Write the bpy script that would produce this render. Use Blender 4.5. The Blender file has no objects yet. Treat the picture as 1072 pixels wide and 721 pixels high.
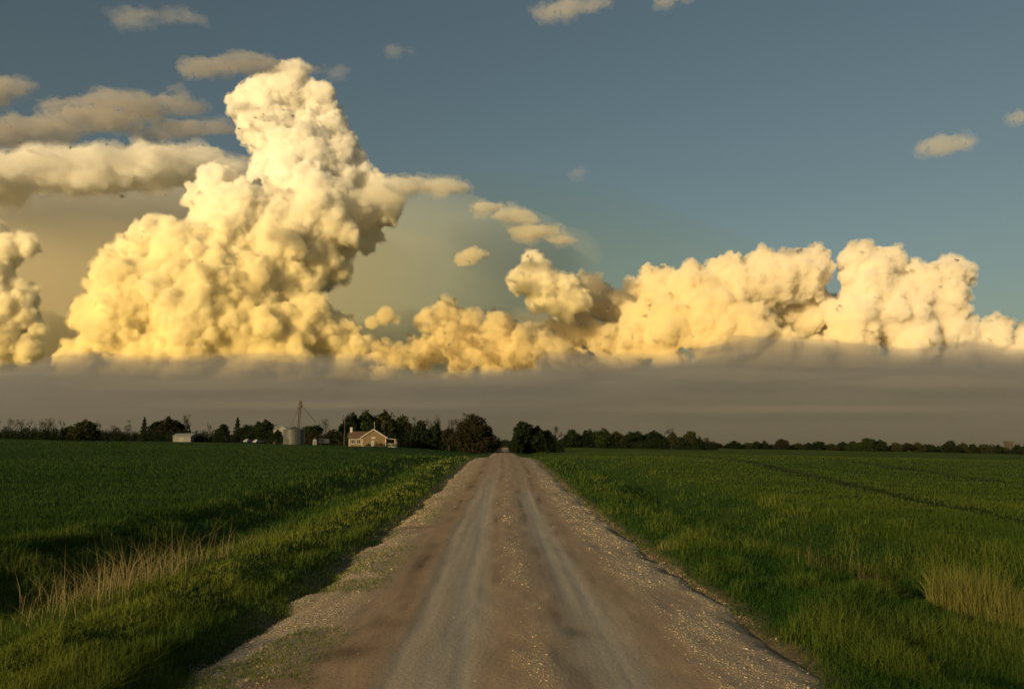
import bpy, bmesh, math, random, time
import numpy as np
from mathutils import Vector, Matrix
T0 = time.time()
random.seed(7)
RNG = np.random.default_rng(7)
S = bpy.context.scene
C = S.collection
rad = math.radians

# ------------------------------------------------------------------ camera
F = 928.0; CX = 536.0; CY = 360.5; HZ = 467.0        # focal length and horizon measured on the photograph
CAM = Vector((0, 0, 2.4))
cd = bpy.data.cameras.new('camera'); cam = bpy.data.objects.new('camera', cd); C.objects.link(cam)
cd.sensor_width = 36; cd.lens = 36 * F / 1072; cd.clip_end = 120000; cd.clip_start = .1
cam.location = CAM
cam.rotation_euler = (math.pi / 2 + math.atan((HZ - CY) / F), 0, -math.atan(9 / F))
S.camera = cam
ROT = cam.rotation_euler.to_matrix()

def at(px, py, d):
    """the world point seen at a pixel of the photograph, at the distance d down the road"""
    v = ROT @ Vector(((px - CX) / F, -(py - CY) / F, -1)); v *= d / v.y
    return CAM + v

def lat(px, d):
    return at(px, HZ, d).x

# ------------------------------------------------------------------ small helpers
def sm(a, b, x):
    t = np.clip((x - a) / (b - a), 0, 1); return t * t * (3 - 2 * t)

_P = RNG.integers(0, 2**31, size=4096)
_R = RNG.random(4096)
def vnoise(x, y, seed=0):
    x = np.asarray(x, float); y = np.asarray(y, float)
    xi = np.floor(x).astype(np.int64); yi = np.floor(y).astype(np.int64)
    fx = x - xi; fy = y - yi
    fx = fx * fx * fx * (fx * (fx * 6 - 15) + 10); fy = fy * fy * fy * (fy * (fy * 6 - 15) + 10)
    def h(i, j):
        return _R[(_P[(i + seed * 131) & 4095] + j * 7919) & 4095]
    a = h(xi, yi); b = h(xi + 1, yi); c = h(xi, yi + 1); d = h(xi + 1, yi + 1)
    return (a + (b - a) * fx) * (1 - fy) + (c + (d - c) * fx) * fy
def fbm(x, y, o=4, seed=0):
    s = 0; a = .5; n = 0
    for k in range(o):
        s = s + a * vnoise(x * 2**k, y * 2**k, seed + k); n += a; a *= .5
    return s / n                                                     # 0..1

def mesh_np(name, v, f, smooth=False):
    me = bpy.data.meshes.new(name)
    fs = f if isinstance(f, (list, tuple)) else [f]
    tot = sum(len(q) for q in fs)
    me.vertices.add(len(v)); me.vertices.foreach_set('co', np.asarray(v, np.float32).ravel())
    li = np.concatenate([np.asarray(q, np.int32).ravel() for q in fs])
    ls = []; o = 0
    for q in fs:
        k = q.shape[1]; ls.append(o + np.arange(len(q)) * k); o += len(q) * k
    me.loops.add(len(li)); me.loops.foreach_set('vertex_index', li)
    me.polygons.add(tot); me.polygons.foreach_set('loop_start', np.concatenate(ls).astype(np.int32))
    me.polygons.foreach_set('use_smooth', np.full(tot, smooth, bool))
    me.update(calc_edges=True)
    return me

def link(name, me, mat, parent=None):
    o = bpy.data.objects.new(name, me); C.objects.link(o)
    if mat is not None: me.materials.append(mat)
    if parent is not None: o.parent = parent
    return o

def tag(o, label=None, cat=None, group=None, kind=None):
    if label: o['label'] = label
    if cat: o['category'] = cat
    if group: o['group'] = group
    if kind: o['kind'] = kind
    return o

def thing(name, label, cat, loc, rz=0, group=None):
    o = bpy.data.objects.new(name, None); C.objects.link(o)
    o.empty_display_size = .3; o.location = loc; o.rotation_euler = (0, 0, rz)
    return tag(o, label, cat, group)

def grid_faces(nx, ny):
    i = np.arange(nx - 1)[None, :] + np.arange(ny - 1)[:, None] * nx
    return np.stack([i, i + 1, i + nx + 1, i + nx], -1).reshape(-1, 4)

class MB:
    """collects boxes, bars and tubes into one mesh"""
    def __init__(s): s.v = []; s.f = []
    def add(s, v, f):
        o = len(s.v); s.v += [tuple(p) for p in v]; s.f += [tuple(i + o for i in q) for q in f]
    def box(s, x0, x1, y0, y1, z0, z1):
        s.add([(x0,y0,z0),(x1,y0,z0),(x1,y1,z0),(x0,y1,z0),(x0,y0,z1),(x1,y0,z1),(x1,y1,z1),(x0,y1,z1)],
              [(0,3,2,1),(4,5,6,7),(0,1,5,4),(1,2,6,5),(2,3,7,6),(3,0,4,7)])
    def tube(s, pts, rs, n=6, cap=True):
        pts = [Vector(p) for p in pts]
        if not hasattr(rs, '__len__'): rs = [rs] * len(pts)
        o = len(s.v)
        for k, p in enumerate(pts):
            d = (pts[min(k+1, len(pts)-1)] - pts[max(k-1, 0)]).normalized()
            u = d.cross(Vector((0, 0, 1)) if abs(d.z) < .9 else Vector((1, 0, 0))).normalized(); w = d.cross(u)
            for j in range(n):
                a = 2 * math.pi * j / n
                s.v.append(tuple(p + (u * math.cos(a) + w * math.sin(a)) * rs[k]))
        for k in range(len(pts) - 1):
            for j in range(n):
                s.f.append((o+k*n+j, o+k*n+(j+1)%n, o+(k+1)*n+(j+1)%n, o+(k+1)*n+j))
        if cap:
            s.f.append(tuple(o + j for j in range(n))[::-1]); s.f.append(tuple(o + (len(pts)-1)*n + j for j in range(n)))
    def lathe(s, prof, n=32, c=(0, 0, 0)):
        o = len(s.v)
        for r, z in prof:
            for j in range(n):
                a = 2 * math.pi * j / n; s.v.append((c[0] + r*math.cos(a), c[1] + r*math.sin(a), c[2] + z))
        for k in range(len(prof) - 1):
            for j in range(n):
                s.f.append((o+k*n+j, o+k*n+(j+1)%n, o+(k+1)*n+(j+1)%n, o+(k+1)*n+j))
    def prism(s, poly, y0, y1):
        """polygon in x,z (counter-clockwise seen from -y) pushed from y0 to y1"""
        n = len(poly)
        s.add([(x, y0, z) for x, z in poly] + [(x, y1, z) for x, z in poly],
              [tuple(range(n)), tuple(range(2*n-1, n-1, -1))] + [(i, i+n, (i+1)%n+n, (i+1)%n) for i in range(n)])
    def build(s, name, mat, parent=None, bevel=0, smooth=False):
        me = bpy.data.meshes.new(name); me.from_pydata(s.v, [], s.f)
        bm = bmesh.new(); bm.from_mesh(me)
        if bevel: bmesh.ops.bevel(bm, geom=bm.edges[:], offset=bevel, segments=1, affect='EDGES')
        bmesh.ops.recalc_face_normals(bm, faces=bm.faces[:]); bm.to_mesh(me); bm.free()
        if smooth:
            for p in me.polygons: p.use_smooth = True
        return link(name, me, mat, parent)

def ico(sub):
    bm = bmesh.new(); bmesh.ops.create_icosphere(bm, subdivisions=sub, radius=1)
    v = np.array([x.co[:] for x in bm.verts]); f = np.array([[w_.index for w_ in t.verts] for t in bm.faces]); bm.free(); return v, f
ICO = {k: ico(k) for k in (1, 2, 3)}

# ------------------------------------------------------------------ materials
def new_mat(name):
    m = bpy.data.materials.new(name); m.use_nodes = True
    nt = m.node_tree; b = nt.nodes['Principled BSDF']
    b.inputs['Roughness'].default_value = .9; b.inputs['Specular IOR Level'].default_value = .2
    return m, nt, b
def N(nt, kind, **kw):
    n = nt.nodes.new(kind)
    for k, v in kw.items():
        if hasattr(n, k): setattr(n, k, v)
        else: n.inputs[k.replace('_', ' ')].default_value = v
    return n
def mixc(nt, fac, a, b):
    m = nt.nodes.new('ShaderNodeMix'); m.data_type = 'RGBA'
    for sock, val in ((m.inputs[0], fac), (m.inputs[6], a), (m.inputs[7], b)):
        if hasattr(val, 'is_output'): nt.links.new(val, sock)
        elif isinstance(val, (int, float)): sock.default_value = val
        else: sock.default_value = (*val, 1)
    return m.outputs[2]
def noise(nt, scale, detail=4, vec=None, rough=.55):
    n = nt.nodes.new('ShaderNodeTexNoise'); n.inputs['Scale'].default_value = scale
    n.inputs['Detail'].default_value = detail; n.inputs['Roughness'].default_value = rough
    if vec is None:
        tc = nt.nodes.new('ShaderNodeTexCoord'); vec = tc.outputs['Object']
    nt.links.new(vec, n.inputs['Vector']); return n.outputs[0]
def ramp(nt, src, lo, hi):
    r = nt.nodes.new('ShaderNodeMapRange'); r.inputs[1].default_value = lo; r.inputs[2].default_value = hi
    nt.links.new(src, r.inputs[0]); return r.outputs[0]
def bump(nt, b, h, st, dist):
    n = nt.nodes.new('ShaderNodeBump'); n.inputs['Strength'].default_value = st; n.inputs['Distance'].default_value = dist
    nt.links.new(h, n.inputs['Height']); nt.links.new(n.outputs[0], b.inputs['Normal'])
def attr(nt, name):
    a = nt.nodes.new('ShaderNodeAttribute'); a.attribute_name = name; return a
def mat_plain(name, col, col2=None, scale=2, rough=.8, bs=0, metal=0):
    m, nt, b = new_mat(name)
    c = mixc(nt, ramp(nt, noise(nt, scale), .35, .65), col, col2 or tuple(c * .75 for c in col))
    nt.links.new(c, b.inputs['Base Color']); b.inputs['Roughness'].default_value = rough; b.inputs['Metallic'].default_value = metal
    if bs: bump(nt, b, noise(nt, scale * 8), .4, bs)
    return m
def mat_leaf(name, a, b_, transl=.25):
    """foliage: two own colours, leaf by leaf, with some light passing through"""
    m, nt, b = new_mat(name)
    at_ = attr(nt, 'tone'); c = mixc(nt, at_.outputs['Fac'], a, b_)
    nt.links.new(c, b.inputs['Base Color']); b.inputs['Roughness'].default_value = .75
    t = nt.nodes.new('ShaderNodeBsdfTranslucent'); nt.links.new(c, t.inputs[0])
    mx = nt.nodes.new('ShaderNodeMixShader'); mx.inputs[0].default_value = transl
    out = nt.nodes['Material Output']
    nt.links.new(b.outputs[0], mx.inputs[1]); nt.links.new(t.outputs[0], mx.inputs[2]); nt.links.new(mx.outputs[0], out.inputs[0])
    return m

# ------------------------------------------------------------------ sun, sky
SE, AZ = 10.0, -144.0                                                   # low sun behind the camera's left shoulder
w = bpy.data.worlds.new('World'); S.world = w; w.use_nodes = True; nt = w.node_tree
bg = nt.nodes['Background']; sk = nt.nodes.new('ShaderNodeTexSky'); sk.sky_type = 'NISHITA'; sk.sun_disc = False
sk.sun_elevation = rad(SE); sk.sun_rotation = rad(AZ); sk.dust_density = 2.5; sk.air_density = 1.0; sk.ozone_density = 1.0
tint = nt.nodes.new('ShaderNodeMix'); tint.data_type = 'RGBA'; tint.blend_type = 'MULTIPLY'; tint.inputs[0].default_value = 1; tint.inputs[7].default_value = (1.0, .985, .84, 1)
nt.links.new(sk.outputs[0], tint.inputs[6]); nt.links.new(tint.outputs[2], bg.inputs[0]); bg.inputs[1].default_value = .064
L = bpy.data.lights.new('sun', 'SUN'); L.energy = 4.5; L.angle = rad(.5); L.color = (1, .74, .36)
sun = bpy.data.objects.new('sun', L); C.objects.link(sun)
sd = Vector((math.sin(rad(AZ)) * math.cos(rad(SE)), math.cos(rad(AZ)) * math.cos(rad(SE)), math.sin(rad(SE))))
sun.rotation_euler = sd.to_track_quat('Z', 'Y').to_euler(); sun.location = (-60, -60, 60)
S.view_settings.view_transform = 'Standard'; S.view_settings.look = 'None'; S.view_settings.gamma = 1
S.view_settings.use_curve_mapping = False; S.view_settings.exposure = 0.25
S.cycles.volume_bounces = 20; S.cycles.max_bounces = 22; S.cycles.diffuse_bounces = 3; S.cycles.transparent_max_bounces = 64
S.cycles.use_denoising = True

# ------------------------------------------------------------------ terrain
def road_z(y):
    z = 1.0 * sm(24, 96, y) - .95 * sm(98, 190, y) + 1.5 * sm(230, 620, y)
    return z
DL, DR = -8.3, 8.0                                                    # centre lines of the two ditches
def ground_z(x, y):
    x = np.asarray(x, float); y = np.asarray(y, float)
    ax = np.abs(x)
    r = np.hypot(x, y)
    z = road_z(y) + 0 * x
    far = 1 - sm(900, 2600, r)
    z = z - .0175 * np.clip(x, -600, 900) * sm(4, 26, ax) * (.35 + .65 * far)
    z = z + 1.25 * sm(9, 40, ax) * sm(60, 200, y) * far
    near = 1 - sm(120, 200, y)
    wob = (fbm(y * .07, x * 0 + 3, 2, 5) - .5) * 1.6
    dl = np.exp(-((x - DL + wob) / 1.55) ** 2) * 1.0
    dr = np.exp(-((x - DR + wob) / 1.5) ** 2) * .95
    z = z - (dl * .48 + dr * .72) * (.35 + .65 * near)
    z = z + .24 * np.exp(-((x + 5.0) / .75) ** 2) * near               # low berm beside the road
    z = z + sm(9.6, 11.4, ax) * .16
    z = z + (fbm(x * .5, y * .5, 3, 11) - .5) * .22 * sm(3.2, 5, ax)
    z = z + (fbm(x * .012, y * .012, 2, 21) - .5) * 2.2 * sm(20, 160, ax)
    z = z - .12 * (1 - sm(3.1, 3.7, ax))                               # bed under the road
    return z

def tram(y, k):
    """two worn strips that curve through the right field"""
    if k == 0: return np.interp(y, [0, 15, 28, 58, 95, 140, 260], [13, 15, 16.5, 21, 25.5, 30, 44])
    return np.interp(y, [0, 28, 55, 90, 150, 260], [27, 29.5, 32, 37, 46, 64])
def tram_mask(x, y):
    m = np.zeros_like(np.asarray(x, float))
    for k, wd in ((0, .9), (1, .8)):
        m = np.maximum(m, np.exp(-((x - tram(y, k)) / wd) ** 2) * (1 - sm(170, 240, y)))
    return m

def axis(segs):
    """coordinates with a step that grows; segs = (start, stop, step, growth)"""
    out = []
    for a, b, st, g in segs:
        v = a
        while v < b: out.append(v); v += st; st *= g
    out.append(segs[-1][1]); return np.array(out)
xs_p = axis([(0, 14, .22, 1), (14, 40000, .3, 1.11)])
XS = np.concatenate([-xs_p[:0:-1], xs_p])
YS = np.concatenate([-axis([(12, 2200, 3, 1.2)])[::-1], axis([(-11, 4, 1.5, 1), (4, 45, .3, 1.0), (45, 40000, .35, 1.035)])])
gx, gy = np.meshgrid(XS, YS)
gz = ground_z(gx, gy) - tram_mask(gx, gy) * .2
me = mesh_np('ground', np.stack([gx, gy, gz], -1).reshape(-1, 3), grid_faces(len(XS), len(YS)), True)
soil = np.clip(1 - sm(3.2, 4.0, np.abs(gx)) + (fbm(gx * 1.3, gy * 1.3, 3, 31) - .55) * .6 * (1 - sm(5, 8, np.abs(gx))), 0, 1)
a = me.attributes.new('soil', 'FLOAT', 'POINT'); a.data.foreach_set('value', soil.astype(np.float32).ravel())
crop = sm(9.9, 10.8, np.abs(gx)); a = me.attributes.new('crop', 'FLOAT', 'POINT'); a.data.foreach_set('value', crop.astype(np.float32).ravel())
side = sm(-3, 3, gx); a = me.attributes.new('side', 'FLOAT', 'POINT'); a.data.foreach_set('value', side.astype(np.float32).ravel())
a = me.attributes.new('soil_shade', 'FLOAT', 'POINT'); a.data.foreach_set('value', tram_mask(gx, gy).astype(np.float32).ravel())
M_GROUND, nt, b = new_mat('ground_turf')
turf = mixc(nt, ramp(nt, noise(nt, .9, 6), .35, .65), (.032, .070, .012), (.055, .095, .018))
tcn = nt.nodes.new('ShaderNodeTexCoord'); mp = nt.nodes.new('ShaderNodeMapping'); mp.inputs['Scale'].default_value = (.10, .02, .1)
nt.links.new(tcn.outputs['Object'], mp.inputs['Vector'])
stripes = ramp(nt, noise(nt, 1, 5, mp.outputs[0], .65), .38, .62)
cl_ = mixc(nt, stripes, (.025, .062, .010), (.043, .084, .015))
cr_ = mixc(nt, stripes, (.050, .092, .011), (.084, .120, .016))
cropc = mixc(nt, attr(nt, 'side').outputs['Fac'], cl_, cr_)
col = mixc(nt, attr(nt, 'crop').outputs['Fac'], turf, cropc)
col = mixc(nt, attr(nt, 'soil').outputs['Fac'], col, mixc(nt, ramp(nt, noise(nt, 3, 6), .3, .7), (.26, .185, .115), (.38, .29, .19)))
col = mixc(nt, attr(nt, 'soil_shade').outputs['Fac'], col, (.022, .030, .010))  # dark tram soil, with the shade of the strips put into the colour
nt.links.new(col, b.inputs['Base Color']); b.inputs['Specular IOR Level'].default_value = .05
bump(nt, b, noise(nt, 2.2, 8, None, .7), .8, .35)
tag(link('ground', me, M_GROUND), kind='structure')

# ------------------------------------------------------------------ road
rx = np.arange(-3.75, 3.751, .05)
ry = np.concatenate([np.arange(-8, 5, .4), axis([(5, 720, .07, 1.0105)])])
X, Y = np.meshgrid(rx, ry)
wobx = (fbm(Y * .10, Y * 0 + 1, 3, 41) - .5) * .5
xw = X + wobx
n1 = fbm(X * 1.1, Y * .35, 4, 42); n2 = fbm(X * 4, Y * 1.2, 4, 43); n3 = fbm(X * 7, Y * .12, 3, 44)
g = lambda c, s_: np.exp(-((xw - c) / s_) ** 2)
fade = 1 - .75 * sm(34, 70, Y)
track = np.clip((g(-.64, .42) * 1.0 + g(1.14, .42) * .95 * (1 - .5 * sm(40, 46, Y)) + g(-1.15, .16) * .45) * fade * (.55 + .9 * n3), 0, 1)
gravel = np.clip((g(.28, .30) * (.25 + 1.0 * (n1 - .35)) + (sm(1.65, 2.5, xw) + sm(-1.75, -2.5, xw) * .9) * (.35 + 1.4 * (n1 - .25))) , 0, 1)
gravel = np.clip(gravel * 1.15 + (n2 - .6) * .8, 0, 1) * (1 - track)
mud = np.clip((g(-1.62, .22) + g(-.12, .16) * .7 + g(.78, .14) * .6 + g(1.62, .16) * .8) * (n1 * 1.9 - .65) * (.35 + 1.5 * n2 * n3 * 2), 0, 1)
for cx_, cy_, sx_, sy_, k_ in ((-1.75, 10.6, .35, .45, .9), (-1.5, 12.2, .25, .5, .8), (-2.35, 9.3, .45, .35, .7), (-2.5, 26.6, .9, .35, .8), (.95, 11.6, .15, .35, .7), (.75, 12.7, .12, .5, .6)):
    mud = np.maximum(mud, np.exp(-((X - cx_) / sx_) ** 2 - ((Y - cy_) / sy_) ** 2) * k_ * np.clip(.3 + 1.3 * n2, 0, 1))
Z = road_z(Y) + .10 - .012 * xw ** 2 - .035 * track - .02 * mud + (n2 - .5) * .022 * (1 - track) + .02 * gravel + (n1 - .5) * .05
edge = sm(2.85, 3.9, np.abs(X) + (fbm(Y * .9, X * 0 + np.sign(X) * 7, 4, 45) - .5) * .75)
Z = Z - .34 * edge ** 1.6
me = mesh_np('road', np.stack([X, Y, Z], -1).reshape(-1, 3), grid_faces(len(rx), len(ry)), True)
for nm, arr in (('track', track), ('gravel', gravel), ('mud', mud)):
    a = me.attributes.new(nm, 'FLOAT', 'POINT'); a.data.foreach_set('value', arr.astype(np.float32).ravel())
M_ROAD, nt, b = new_mat('dirt_road')
tcn = nt.nodes.new('ShaderNodeTexCoord'); mp = nt.nodes.new('ShaderNodeMapping'); mp.inputs['Scale'].default_value = (6, .5, 1)
nt.links.new(tcn.outputs['Object'], mp.inputs['Vector'])
streak = ramp(nt, noise(nt, 1, 6, mp.outputs[0], .6), .3, .7)
mp2 = nt.nodes.new('ShaderNodeMapping'); mp2.inputs['Scale'].default_value = (17, .9, 1); nt.links.new(tcn.outputs['Object'], mp2.inputs['Vector'])
streak2 = ramp(nt, noise(nt, 1, 5, mp2.outputs[0], .7), .36, .64)
fine = ramp(nt, noise(nt, 45, 8, None, .8), .35, .65)
dirt = mixc(nt, mixc(nt, .5, streak, streak2), (.42, .275, .165), (.56, .395, .25))
dirt = mixc(nt, mixc(nt, .55, (1, 1, 1), fine), tuple(c * .72 for c in (.52, .36, .225)), dirt)
trk = mixc(nt, mixc(nt, .5, streak, streak2), (.47, .405, .315), (.57, .50, .395))
vo = nt.nodes.new('ShaderNodeTexVoronoi'); vo.inputs['Scale'].default_value = 26; nt.links.new(tcn.outputs['Object'], vo.inputs['Vector'])
sepc = nt.nodes.new('ShaderNodeSeparateColor'); nt.links.new(vo.outputs['Color'], sepc.inputs[0])
grv = mixc(nt, sepc.outputs[0], (.38, .28, .17), (.68, .57, .40))
col = mixc(nt, attr(nt, 'gravel').outputs['Fac'], dirt, grv)
col = mixc(nt, attr(nt, 'track').outputs['Fac'], col, trk)
col = mixc(nt, attr(nt, 'mud').outputs['Fac'], col, (.16, .105, .06))
nt.links.new(col, b.inputs['Base Color']); b.inputs['Roughness'].default_value = .85
mth = nt.nodes.new('ShaderNodeMath'); mth.operation = 'MULTIPLY'
nt.links.new(vo.outputs['Distance'], mth.inputs[0]); nt.links.new(attr(nt, 'gravel').outputs['Fac'], mth.inputs[1])
ad = nt.nodes.new('ShaderNodeMath'); ad.operation = 'MULTIPLY_ADD'; ad.inputs[1].default_value = -.9
nt.links.new(mth.outputs[0], ad.inputs[0]); nt.links.new(noise(nt, 18, 8, None, .7), ad.inputs[2])
bump(nt, b, ad.outputs[0], .55, .03)
tag(link('road', me, M_ROAD), kind='structure')
def road_surface(x, y):
    i = np.clip(np.searchsorted(rx, x), 0, len(rx) - 1); j = np.clip(np.searchsorted(ry, y), 0, len(ry) - 1)
    return np.maximum(Z[j, i], ground_z(x, y)), gravel[j, i]

# loose stones
n = 150000
d = 1 / RNG.uniform(1 / 60, 1 / 6.5, n); px_ = RNG.uniform(-3.5, 3.5, n)
zz, gr = road_surface(px_, d)
keep = RNG.random(n) < np.clip(gr, .015, 1) ** 2.0 * .75
px_, d, zz = px_[keep], d[keep], zz[keep]; n = len(d)
sz = np.clip(RNG.lognormal(-5.0, .45, n), .004, .026) * np.clip(d / 14, 1, 2.2)
v0, f0 = ICO[1]
sc3 = sz[:, None] * RNG.uniform(.6, 1.25, (n, 3)); sc3[:, 2] *= .6
ang = RNG.uniform(0, 6.28, n)
vv = v0[None] * sc3[:, None, :] * RNG.uniform(.8, 1.2, (n, len(v0), 1))
ca, sa = np.cos(ang)[:, None], np.sin(ang)[:, None]
vx = vv[..., 0] * ca - vv[..., 1] * sa; vy = vv[..., 0] * sa + vv[..., 1] * ca
V = np.stack([vx + px_[:, None], vy + d[:, None], vv[..., 2] + (zz + sz * .15)[:, None]], -1).reshape(-1, 3)
Fc = (f0[None] + (np.arange(n) * len(v0))[:, None, None]).reshape(-1, 3)
me = mesh_np('gravel', V, Fc)
a = me.attributes.new('tone', 'FLOAT', 'POINT'); a.data.foreach_set('value', np.repeat(RNG.random(n), len(v0)).astype(np.float32))
M_STONE, nt, b = new_mat('limestone_chips')
nt.links.new(mixc(nt, attr(nt, 'tone').outputs['Fac'], (.38, .28, .18), (.56, .45, .31)), b.inputs['Base Color'])
tag(link('gravel', me, M_STONE), kind='stuff')

# ------------------------------------------------------------------ grass, crop
def blades(name, x, y, h, wd, tone, mat, lean=.35, zoff=-.02, zfun=None, seg=2, par=None):
    n = len(x); z = (zfun or ground_z)(x, y) + zoff
    az = RNG.uniform(0, 2 * math.pi, n); ln = np.abs(RNG.normal(0, lean, n)) * h
    dx, dy = np.cos(az), np.sin(az)
    fa = RNG.uniform(0, math.pi, n); wx, wy = np.cos(fa) * wd / 2, np.sin(fa) * wd / 2
    P = []
    for t, q, wk in ((0, 0, 1), (.5, .22, .85), (1, 1, 0)):
        cx_, cy_, cz_ = x + dx * ln * q, y + dy * ln * q, z + h * t * (1 - .25 * q * np.minimum(ln / h, 1))
        if wk:
            P += [np.stack([cx_ - wx * wk, cy_ - wy * wk, cz_], -1), np.stack([cx_ + wx * wk, cy_ + wy * wk, cz_], -1)]
        else: P.append(np.stack([cx_, cy_, cz_], -1))
    V = np.stack(P, 1).reshape(-1, 3); o = (np.arange(n) * 5)[:, None]
    me = mesh_np(name, V, [np.array([[0, 1, 3, 2]]) + o, np.array([[2, 3, 4]]) + o], True)
    a = me.attributes.new('tone', 'FLOAT', 'POINT'); a.data.foreach_set('value', np.repeat(np.clip(tone, 0, 1), 5).astype(np.float32))
    return link(name, me, mat, par)
def scatter(n, d0, d1, half=36, pw=1.0):
    u = RNG.random(n); d = 1 / (1 / d1 + (1 / d0 - 1 / d1) * u ** pw)
    a_ = np.radians(RNG.uniform(-half, half, n) + .5)
    return d * np.tan(a_), d
M_VERGE = mat_leaf('verge_grass', (.028, .078, .010), (.20, .235, .034), .35)
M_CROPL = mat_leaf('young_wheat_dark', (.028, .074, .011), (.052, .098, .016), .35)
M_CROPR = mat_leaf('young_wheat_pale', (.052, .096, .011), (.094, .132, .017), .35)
M_DRY = mat_leaf('dry_stalk', (.17, .14, .055), (.36, .30, .14), .2)
M_TAN = mat_leaf('tan_grass', (.12, .14, .03), (.29, .27, .075), .3)
M_STEM = mat_leaf('brown_stem', (.09, .065, .035), (.20, .15, .08), .1)
M_DARKG = mat_leaf('ditch_grass', (.022, .050, .010), (.055, .072, .016), .3)

x, y = scatter(520000, 6.2, 190)
ax = np.abs(x)
eg = np.where(x < 0, 2.85, 3.2) + (fbm(y * .55, np.sign(x) * 9, 3, 51) - .5) * .9 - .012 * np.clip(y - 20, 0, 60)
patch = fbm(x * .28, y * .28, 3, 52)
k = (ax > eg) & (ax < 11.2)
dens = np.clip((ax - eg) / .6, .12, 1)
k &= RNG.random(len(x)) < dens
vx_, vy_ = x[k], y[k]; p = patch[k]; axk = ax[k]
sunlit_strip = np.exp(-((vx_ + 4.85 + .5 * (fbm(vy_ * .3, vy_ * 0, 2, 58) - .5)) / .6) ** 2)  # sunlit strip of the verge: its light is put into the blade tone
tone = .26 + .72 * sunlit_strip + .8 * (p - .5) + RNG.normal(0, .12, len(vx_)) - .15 * np.exp(-((axk - 8.2) / 1.6) ** 2)
tone = tone - .08 * (vx_ > 0)
cl = fbm(vx_ * 1.6, vy_ * 1.1, 3, 57)
h = (.05 + .30 * np.clip(cl * 1.7 - .42, 0, 1) + .10 * p) * RNG.uniform(.5, 1.25, len(vx_)) * (1 - .55 * sunlit_strip)
tone = tone + .9 * (cl - .5)
h = np.where(axk < 3.7, h * .55, h)
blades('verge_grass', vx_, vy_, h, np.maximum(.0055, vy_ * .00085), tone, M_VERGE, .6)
bpy.data.objects['verge_grass']['kind'] = 'stuff'
# low weeds creeping onto the left shoulder
x = RNG.normal(-2.75, .50, 26000); y = 1 / RNG.uniform(1 / 40, 1 / 7.2, 26000)
k = (fbm(x * .9, y * .45, 3, 53) > .53) & (x < -1.9) & (x > -3.9); x, y = x[k], y[k]
zf = lambda x, y: road_surface(x, y)[0]
blades('shoulder_weeds', x, y, RNG.uniform(.02, .08, len(x)), .006 + .0004 * y, RNG.uniform(.35, 1, len(x)), M_VERGE, 1.0, zfun=zf)
bpy.data.objects['shoulder_weeds']['kind'] = 'stuff'
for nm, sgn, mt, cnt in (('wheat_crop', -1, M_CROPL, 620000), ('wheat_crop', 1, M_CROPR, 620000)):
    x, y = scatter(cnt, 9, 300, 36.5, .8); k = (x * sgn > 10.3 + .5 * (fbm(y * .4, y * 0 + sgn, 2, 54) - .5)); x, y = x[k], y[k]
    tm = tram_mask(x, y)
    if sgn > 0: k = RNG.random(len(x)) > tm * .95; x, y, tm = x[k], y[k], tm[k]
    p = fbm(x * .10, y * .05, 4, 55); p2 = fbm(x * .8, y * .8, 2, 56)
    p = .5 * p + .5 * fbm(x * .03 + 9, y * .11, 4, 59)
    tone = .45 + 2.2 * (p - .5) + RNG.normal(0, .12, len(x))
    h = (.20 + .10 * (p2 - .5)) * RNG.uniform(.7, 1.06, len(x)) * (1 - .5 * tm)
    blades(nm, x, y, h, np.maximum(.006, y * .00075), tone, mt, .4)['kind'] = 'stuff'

# dry weeds in the ditches: every clump is a thing of its own
def clump(name, label, cat, x, y, n, r, hh, mat, group=None, lean=.3, wd=.008, bent=.25, leaf=None):
    rr = np.sqrt(RNG.random(n)) * r; aa = RNG.uniform(0, 6.28, n)
    bx, by = x + rr * np.cos(aa), y + rr * np.sin(aa) * .8
    h = hh * RNG.uniform(.45, 1.1, n) * (1 - .4 * (rr / r) ** 2)
    o = blades(name, bx, by, h, wd, RNG.random(n), mat, lean)
    return tag(o, label, cat, group)
GL = 'dry weed clumps in the ditch on the left'
for (px, py, n, hh) in ((22, 600, 14, .8), (60, 640, 22, .85), (78, 620, 26, 1.05), (100, 640, 34, 1.05), (122, 615, 40, 1.0), (118, 655, 40, .85), (140, 640, 46, .95),
                        (150, 610, 40, 1.15), (165, 625, 42, 1.05), (182, 605, 34, .95), (205, 600, 30, .9), (228, 605, 12, 1.35), (245, 596, 16, .7), (262, 590, 14, .7), (300, 575, 14, .6)):
    d = 2.75 * F / (py + 8 - HZ); x = (px - 527) / F * d
    x = min(max(x, -11.5), -6.0)
    clump('dry_weed', 'clump of pale dry weed stalks in the grassy ditch left of the road', 'dry weeds', x, d, int(n * 1.7) + 8, .8, hh * 1.15, M_DRY, GL, .62, .009)
clump('grass_clump', 'big mound of tall straw-yellow grass in the ditch right of the road', 'grass clump', 7.75, 14.6, 3400, .85, 1.2, M_TAN, None, .30, .009)
clump('grass_clump', 'smaller straw-yellow tuft beside the big grass mound, on its far right', 'grass clump', 8.9, 14.2, 700, .6, .75, M_TAN, None, .25, .011)
clump('dry_weed', 'sparse upright dark brown stalks rising beside the big yellow grass mound', 'dry weeds', 6.7, 18.0, 46, .8, 1.0, M_STEM, None, .18, .010)
clump('dry_weed', 'low rusty brown weeds between upright stalks and the yellow grass mound', 'dry weeds', 7.1, 17.0, 110, .5, .55, mat_leaf('rusty_weed', (.10, .05, .025), (.20, .11, .05)), None, .3, .012)
clump('dry_weed', 'small brown weed tuft at the right road edge by itself', 'dry weeds', 3.9, 21.0, 60, .35, .35, M_DRY, None, .4, .010)
print('T grass', time.time() - T0)

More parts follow.
